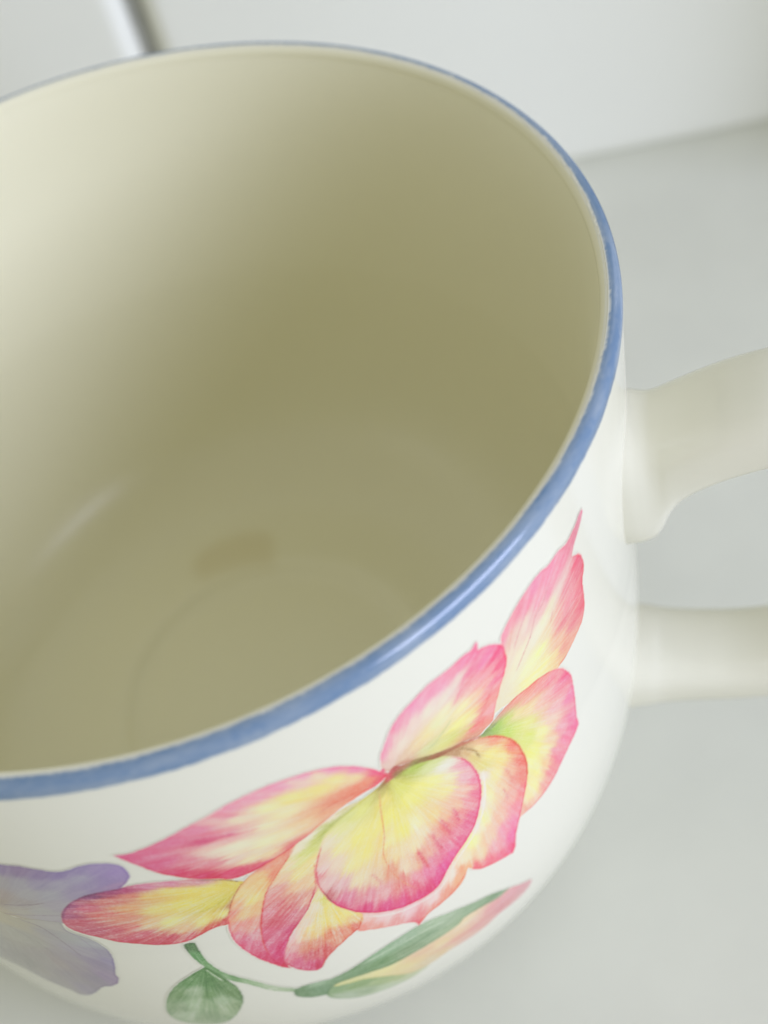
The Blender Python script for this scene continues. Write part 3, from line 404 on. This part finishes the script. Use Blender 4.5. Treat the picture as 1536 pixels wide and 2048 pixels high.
 {"n":"flower_bud","p":"stem","o":[[-1586,771],[-1608,786],[-1627,802],[-1669,844],[-1703,894],[-1732,960],[-1749,1017],[-1750,1071],[-1730,1105],[-1700,1117],[-1656,1110],[-1617,1072],[-1579,1004],[-1559,951],[-1554,889],[-1563,842],[-1575,799]],"c":[[-1595,790,166,378,126],[-1639,841,187,414,145],[-1688,902,255,452,185],[-1732,987,393,562,335],[-1707,986,359,519,303],[-1642,885,550,706,519],[-1669,962,628,795,597],[-1706,1035,592,754,562],[-1607,856,165,377,125],[-1619,913,204,406,141],[-1644,966,441,617,379],[-1578,865,182,371,139],[-1569,922,220,396,155],[-1604,950,573,729,540],[-1608,1003,533,684,465],[-1587,1001,340,491,259],[-1653,1040,377,538,318],[-1687,1080,476,619,412]],"s":[[[[-1589,785],[-1581,818],[-1572,847]],3,[790,928,760],0.7]],"k":14,"g":1.5,"h":1,"a":[[-1587,772],[-1695,1104]]},
 {"n":"leaf","p":"bud","o":[[-1393,1008],[-1362,1006],[-1315,1023],[-1256,1067],[-1209,1119],[-1165,1142],[-1206,1161],[-1249,1163],[-1290,1156],[-1337,1138],[-1377,1099],[-1397,1061]],"c":[[-1368,1034,352,529,287],[-1332,1050,380,542,262],[-1279,1083,505,638,339],[-1242,1112,575,677,366],[-1322,1103,472,600,426],[-1279,1139,651,759,599],[-1361,1094,575,693,562],[-1212,1135,691,759,526],[-1178,1145,819,847,678]],"s":[[[[-1355,1067],[-1302,1103],[-1252,1124]],2,[691,803,638],0.5]],"k":10,"g":1.0,"h":0,"a":[[-1393,1044],[-1177,1140]]},
 {"n":"bud_petal","p":"bud","o":[[-1380,1001],[-1348,997],[-1303,1003],[-1246,1014],[-1185,1012],[-1121,1011],[-1077,1007],[-1058,995],[-1018,1004],[-967,1024],[-938,1033],[-904,1067],[-869,1104],[-878,1130],[-917,1137],[-970,1125],[-1020,1135],[-1068,1132],[-1114,1124],[-1159,1134],[-1210,1126],[-1257,1078],[-1309,1033],[-1364,1016]],"c":[[-889,1093,894,485,587],[-941,1070,941,485,587],[-990,1055,960,485,550],[-968,1094,894,393,481],[-1037,1047,1000,703,625],[-1027,1097,941,485,515],[-1057,1024,1020,876,664],[-1082,1046,1020,787,587],[-1087,1083,980,588,515],[-1067,1119,960,625,587],[-1127,1050,1020,831,550],[-1134,1109,960,744,515],[-1169,1041,980,703,515],[-1193,1062,1000,787,515],[-1214,1065,1000,876,515],[-1268,1025,1020,942,515],[-1323,1003,894,876,481],[-1156,1109,922,787,587]],"s":[[[[-905,1094],[-968,1089],[-1041,1084],[-1109,1080],[-1174,1079]],2.5,[866,393,418],0.5],[[[-917,1115],[-979,1108],[-1051,1100]],2,[1050,787,791],0.6]],"k":12,"g":1.0,"h":0,"a":[[-1362,1006],[-883,1103]]},
 {"n":"leaf","p":"bud","o":[[-1455,971],[-1437,958],[-1400,958],[-1371,964],[-1344,959],[-1315,949],[-1264,926],[-1206,910],[-1145,906],[-1087,931],[-1039,957],[-983,989],[-935,1032],[-968,1032],[-1018,1009],[-1058,1000],[-1078,1013],[-1122,1016],[-1186,1018],[-1247,1020],[-1304,1005],[-1349,999],[-1377,1007],[-1397,1043],[-1426,1035],[-1453,1008]],"c":[[-1443,981,225,393,213],[-1408,994,247,422,257],[-1401,962,495,664,515],[-1358,987,247,422,235],[-1315,968,247,422,235],[-1260,981,270,453,235],[-1252,941,431,625,449],[-1201,985,345,485,306],[-1190,930,462,625,481],[-1156,966,401,553,388],[-1130,936,564,703,550],[-1092,961,495,625,481],[-1098,1000,495,625,449],[-1030,989,401,553,388],[-975,1010,372,518,359]],"s":[[[[-1301,954],[-1252,945],[-1193,941],[-1132,946],[-1092,961]],2.6,[759,867,747],0.75],[[[-1320,990],[-1260,981],[-1199,977],[-1137,977],[-1096,988]],3,[168,338,157],0.6],[[[-1280,1004],[-1224,1001],[-1162,998],[-1072,1001]],2.2,[718,831,664],0.6],[[[-1334,1002],[-1265,1007],[-1183,1003],[-1117,1008]],2.4,[186,365,167],0.5],[[[-1283,944],[-1226,929],[-1161,922],[-1111,944]],2.2,[294,485,306],0.45],[[[-1053,967],[-984,1000],[-947,1024]],2.5,[247,393,248],0.5],[[[-1450,997],[-1422,1021],[-1390,1029]],3,[150,338,140],0.5]],"k":12,"g":1.0,"h":0,"a":[[-1432,984],[-961,1014]]},
]

PX = 1000 / 1300.0            # one pencil-grain unit on the surface
def smooth_closed(P, n=5):
    P = np.asarray(P, float); m = len(P); out = []
    for i in range(m):
        p0, p1, p2, p3 = P[i - 1], P[i], P[(i + 1) % m], P[(i + 2) % m]
        def bend(a, b, c):
            u, v = b - a, c - b
            return np.dot(u, v) / (np.linalg.norm(u) * np.linalg.norm(v) + 1e-9)
        k1 = np.clip((bend(p0, p1, p2) - 0.2) / 0.5, 0, 1); k2 = np.clip((bend(p1, p2, p3) - 0.2) / 0.5, 0, 1)
        L = np.linalg.norm(p2 - p1)
        m1 = (p2 - p0) / (np.linalg.norm(p2 - p0) + 1e-9) * L * k1 + (p2 - p1) * (1 - k1)
        m2 = (p3 - p1) / (np.linalg.norm(p3 - p1) + 1e-9) * L * k2 + (p2 - p1) * (1 - k2)
        for k in range(n):
            t = k / n
            out.append((2*t**3-3*t*t+1)*p1 + (t**3-2*t*t+t)*m1 + (-2*t**3+3*t*t)*p2 + (t**3-t*t)*m2)
    return np.array(out)

def seg_dist(X, Y, P, closed):
    """distance to a polyline, fraction along it, and even-odd inside test"""
    m = len(P); best = np.full(X.shape, 1e18); frac = np.zeros(X.shape); ins = np.zeros(X.shape, bool)
    rng = range(m if closed else m - 1)
    for i in rng:
        a, b = P[i], P[(i + 1) % m]
        d = b - a; L2 = d @ d + 1e-12
        t = np.clip(((X - a[0]) * d[0] + (Y - a[1]) * d[1]) / L2, 0, 1)
        q = (X - a[0] - t * d[0]) ** 2 + (Y - a[1] - t * d[1]) ** 2
        w = q < best; best = np.where(w, q, best); frac = np.where(w, (i + t) / len(rng), frac)
        if closed:
            c = (a[1] > Y) != (b[1] > Y)
            ins ^= c & (X < d[0] * (Y - a[1]) / (d[1] if abs(d[1]) > 1e-9 else 1e-9) + a[0])
    return np.sqrt(best), frac, ins

def paint():
    allo = np.array([p for e in PRINTS for p in e['o']], float)
    step = 1.55
    a0, s0 = allo.min(0) - 12; a1, s1 = allo.max(0) + 12
    na = int((a1 - a0) / step) + 1; ns = int((s1 - s0) / step) + 1
    ga = a0 + step * np.arange(na); gs = s0 + step * np.arange(ns)
    A, S = np.meshgrid(ga, gs, indexing='ij')
    rgb = np.ones((na, ns, 3)); cov = np.zeros((na, ns)); owner = -np.ones((na, ns), int)
    for ei, e in enumerate(PRINTS):
        O = smooth_closed(e['o'])
        i0, j0 = np.maximum(((O.min(0) - 10 - (a0, s0)) / step).astype(int), 0)
        i1, j1 = np.minimum(((O.max(0) + 10 - (a0, s0)) / step).astype(int) + 1, (na, ns))
        X = A[i0:i1, j0:j1]; Y = S[i0:i1, j0:j1]
        wob = 1.1 * vnoise(X / 9, Y / 9, 50 + ei) + 0.7 * vnoise(X / 3.3, Y / 3.3, 90 + ei)
        d, _, ins = seg_dist(X, Y, O, True)
        sd = np.where(ins, d, -d) + wob * 0.8
        soft = 3.0
        al = np.clip((sd + soft) / (2 * soft), 0, 1); al = al * al * (3 - 2 * al)
        m = al > 0
        x = X[m]; y = Y[m]
        b, tp = np.array(e['a'], float)
        ax = (tp - b) / np.linalg.norm(tp - b); cr = np.array([-ax[1], ax[0]])
        # streaks fan out from the petal's base
        dx, dy = x - b[0], y - b[1]
        rad = np.hypot(dx, dy) + 1e-6; ang = np.arctan2(dx * cr[0] + dy * cr[1], dx * ax[0] + dy * ax[1])
        L = np.linalg.norm(tp - b)
        st = 0.3 * vnoise(ang * 26, rad / L * 2.3, 11 + ei) + 0.75 * vnoise(ang * L / 5.5, rad / L * 3.0, 31 + ei)
        amp = 0.75 * e['k'] * PX
        ux, uy = dx / rad, dy / rad
        px = x + ux * amp * st; py = y + uy * amp * st
        px = px + 2.0 * vnoise(x / 2.6, y / 2.6, 71 + ei); py = py + 2.0 * vnoise(x / 2.6, y / 2.6, 72 + ei)
        C = np.array(e['c'], float)
        num = np.zeros((len(x), 3)); den = np.zeros(len(x))
        for c in C:
            ddx = px - c[0]; ddy = py - c[1]
            al_ = (ddx * ux + ddy * uy); ac = (-ddx * uy + ddy * ux)
            q = (al_ / 1.7) ** 2 + ac ** 2 + 60.0
            w = 1.0 / q ** 1.85
            num += w[:, None] * c[2:] / 1000; den += w
        c_ = num / den[:, None]
        for pts, wpx, col, sten in e['s']:
            P = np.asarray(pts, float)
            if len(P) > 2: P = catmull(P, 5)
            ww = wpx * PX * 0.9
            mm = (x > P[:, 0].min() - 5 * ww) & (x < P[:, 0].max() + 5 * ww) & (y > P[:, 1].min() - 5 * ww) & (y < P[:, 1].max() + 5 * ww)
            if not mm.any(): continue
            dd, fr, _ = seg_dist(x[mm], y[mm], P, False)
            dd = np.abs(dd + 0.35 * ww * vnoise(x[mm] / 4, y[mm] / 4, 7))
            k = np.exp(-(dd / ww) ** 2) * min(1, sten * 1.45) * np.clip(np.minimum(fr, 1 - fr) * 8 + 0.25, 0, 1)
            k *= 0.85 + 0.3 * vnoise(x[mm] / 3, y[mm] / 3, 17)
            k = np.clip(k, 0, 1)[:, None]
            c_[mm] = c_[mm] * (1 - k) + np.array(col) / 1000 * k
        c_[:, 2] = c_[:, 2] * 0.92 + 0.07 * np.minimum(c_[:, 0], c_[:, 1])
        # pencil and transfer grain: density varies, so thin ink drifts towards white
        fib = vnoise(ang * L / 9.0, rad / 60, 61 + ei) + 0.8 * vnoise(ang * L / 4.0, rad / 35, 62 + ei)
        g = 0.10 + 0.21 * fib * e['g'] + 2.1 * (0.55 * vnoise(ang * 150, rad / 5, 41 + ei) + 0.6 * vnoise(x / 2.1, y / 2.1, 43 + ei) + 0.4 * vnoise(x / 7, y / 7, 44)) * 0.10 * e['g']
        if e['h']:
            g = g + 0.10 * np.sin((x * 0.75 + y * 0.66) * 2 * np.pi / 5.2)
        if e['n'] != 'flower_heart': g = g + 0.42 * np.exp(-((sd[m] - 1.5) / 3.2) ** 2)
        dens = np.clip(1 + g, 0.5, 1.9)[:, None]
        c_ = np.clip(c_, 0.01, 1.05) ** dens
        full = np.zeros(X.shape + (3,)); full[m] = c_
        a_ = al[..., None]
        sub = rgb[i0:i1, j0:j1]; sub[:] = sub * (1 - a_) + full * a_
        cv = cov[i0:i1, j0:j1]; cv[:] = 1 - (1 - cv) * (1 - al)
        ow = owner[i0:i1, j0:j1]; ow[al > (0.5 if False else 0.35)] = ei
        fr_ = (ow < 0) & (al > 0.01); ow[fr_] = ei
    # geometry: the print is a hair-thin transfer over the glaze
    r, d = outer_rd(S / 1000.0)
    dr = np.gradient(PR, PS); dd_ = np.gradient(PD, PS)
    nr = np.interp(S / 1000.0, PS, dd_); nz = np.interp(S / 1000.0, PS, dr)
    ln = np.hypot(nr, nz); off = 0.0007
    r = r + off * nr / ln; zz = -d + off * nz / ln * 1.0
    V = np.stack([r * np.cos(A / 1000), r * np.sin(A / 1000), zz], -1) * R
    V[..., 2] += RIM_Z
    V = V.reshape(-1, 3)
    colr = (rgb * np.array(PORCELAIN)).reshape(-1, 3)
    idx = np.arange(na * ns).reshape(na, ns)
    quads = np.stack([idx[:-1, :-1], idx[1:, :-1], idx[1:, 1:], idx[:-1, 1:]], -1)
    quads = quads[..., ::-1]
    cq = np.maximum.reduce([cov[:-1, :-1], cov[1:, :-1], cov[1:, 1:], cov[:-1, 1:]])
    oq = np.maximum.reduce([owner[:-1, :-1], owner[1:, :-1], owner[1:, 1:], owner[:-1, 1:]])
    oc = owner[:-1, :-1]; oq = np.where(oc >= 0, oc, oq)
    keep = (cq > 0.01) & (oq >= 0)
    q = quads[keep]; own = oq[keep]
    def piece(ei, parent, name, label=None):
        f = q[own == ei]
        if not len(f): return None
        used = np.unique(f); mp = np.zeros(na * ns, int); mp[used] = np.arange(len(used))
        o = mesh_obj(name, V[used], mp[f], M_PRINT, parent, colors=colr[used])
        if label: o['label'] = label
        return o
    by = lambda part, nm: [i for i, e in enumerate(PRINTS) if e['p'] == part and e['n'] == nm]
    heart = piece(by('pink', 'flower_heart')[0], cup, 'pink_flower', 'printed pink and yellow freesia, seen from its dark heart')
    plabels = ['pointed petal nearest the handle', 'broad petal with green shaded throat', 'upright pink tipped petal below the rim', 'orange rimmed petal wrapping the front petal', 'long pointed pink and cream petal', 'low yellow petal with crimson edge', 'small folded petal at lower left', 'folded petal with rose centre', 'short yellow petal with red lower edge', 'large rounded yellow front petal']
    for i, lb in zip(by('pink', 'petal'), plabels): piece(i, heart, 'petal', lb)
    pp = by('purple', 'purple_petal')
    pf = piece(pp[0], cup, 'purple_flower', 'printed purple flower, upper petal and throat')
    piece(pp[1], pf, 'petal', 'lower lilac petal')
    piece(by('stem', 'flower_stem')[0], cup, 'flower_stem')
    piece(by('stem', 'flower_bud')[0], cup, 'green_bud')
    lf = by('bud', 'leaf')
    bud = piece(by('bud', 'bud_petal')[0], cup, 'pink_bud', 'slim pink and cream bud')
    for i in lf: piece(i, bud, 'sepal')
paint()
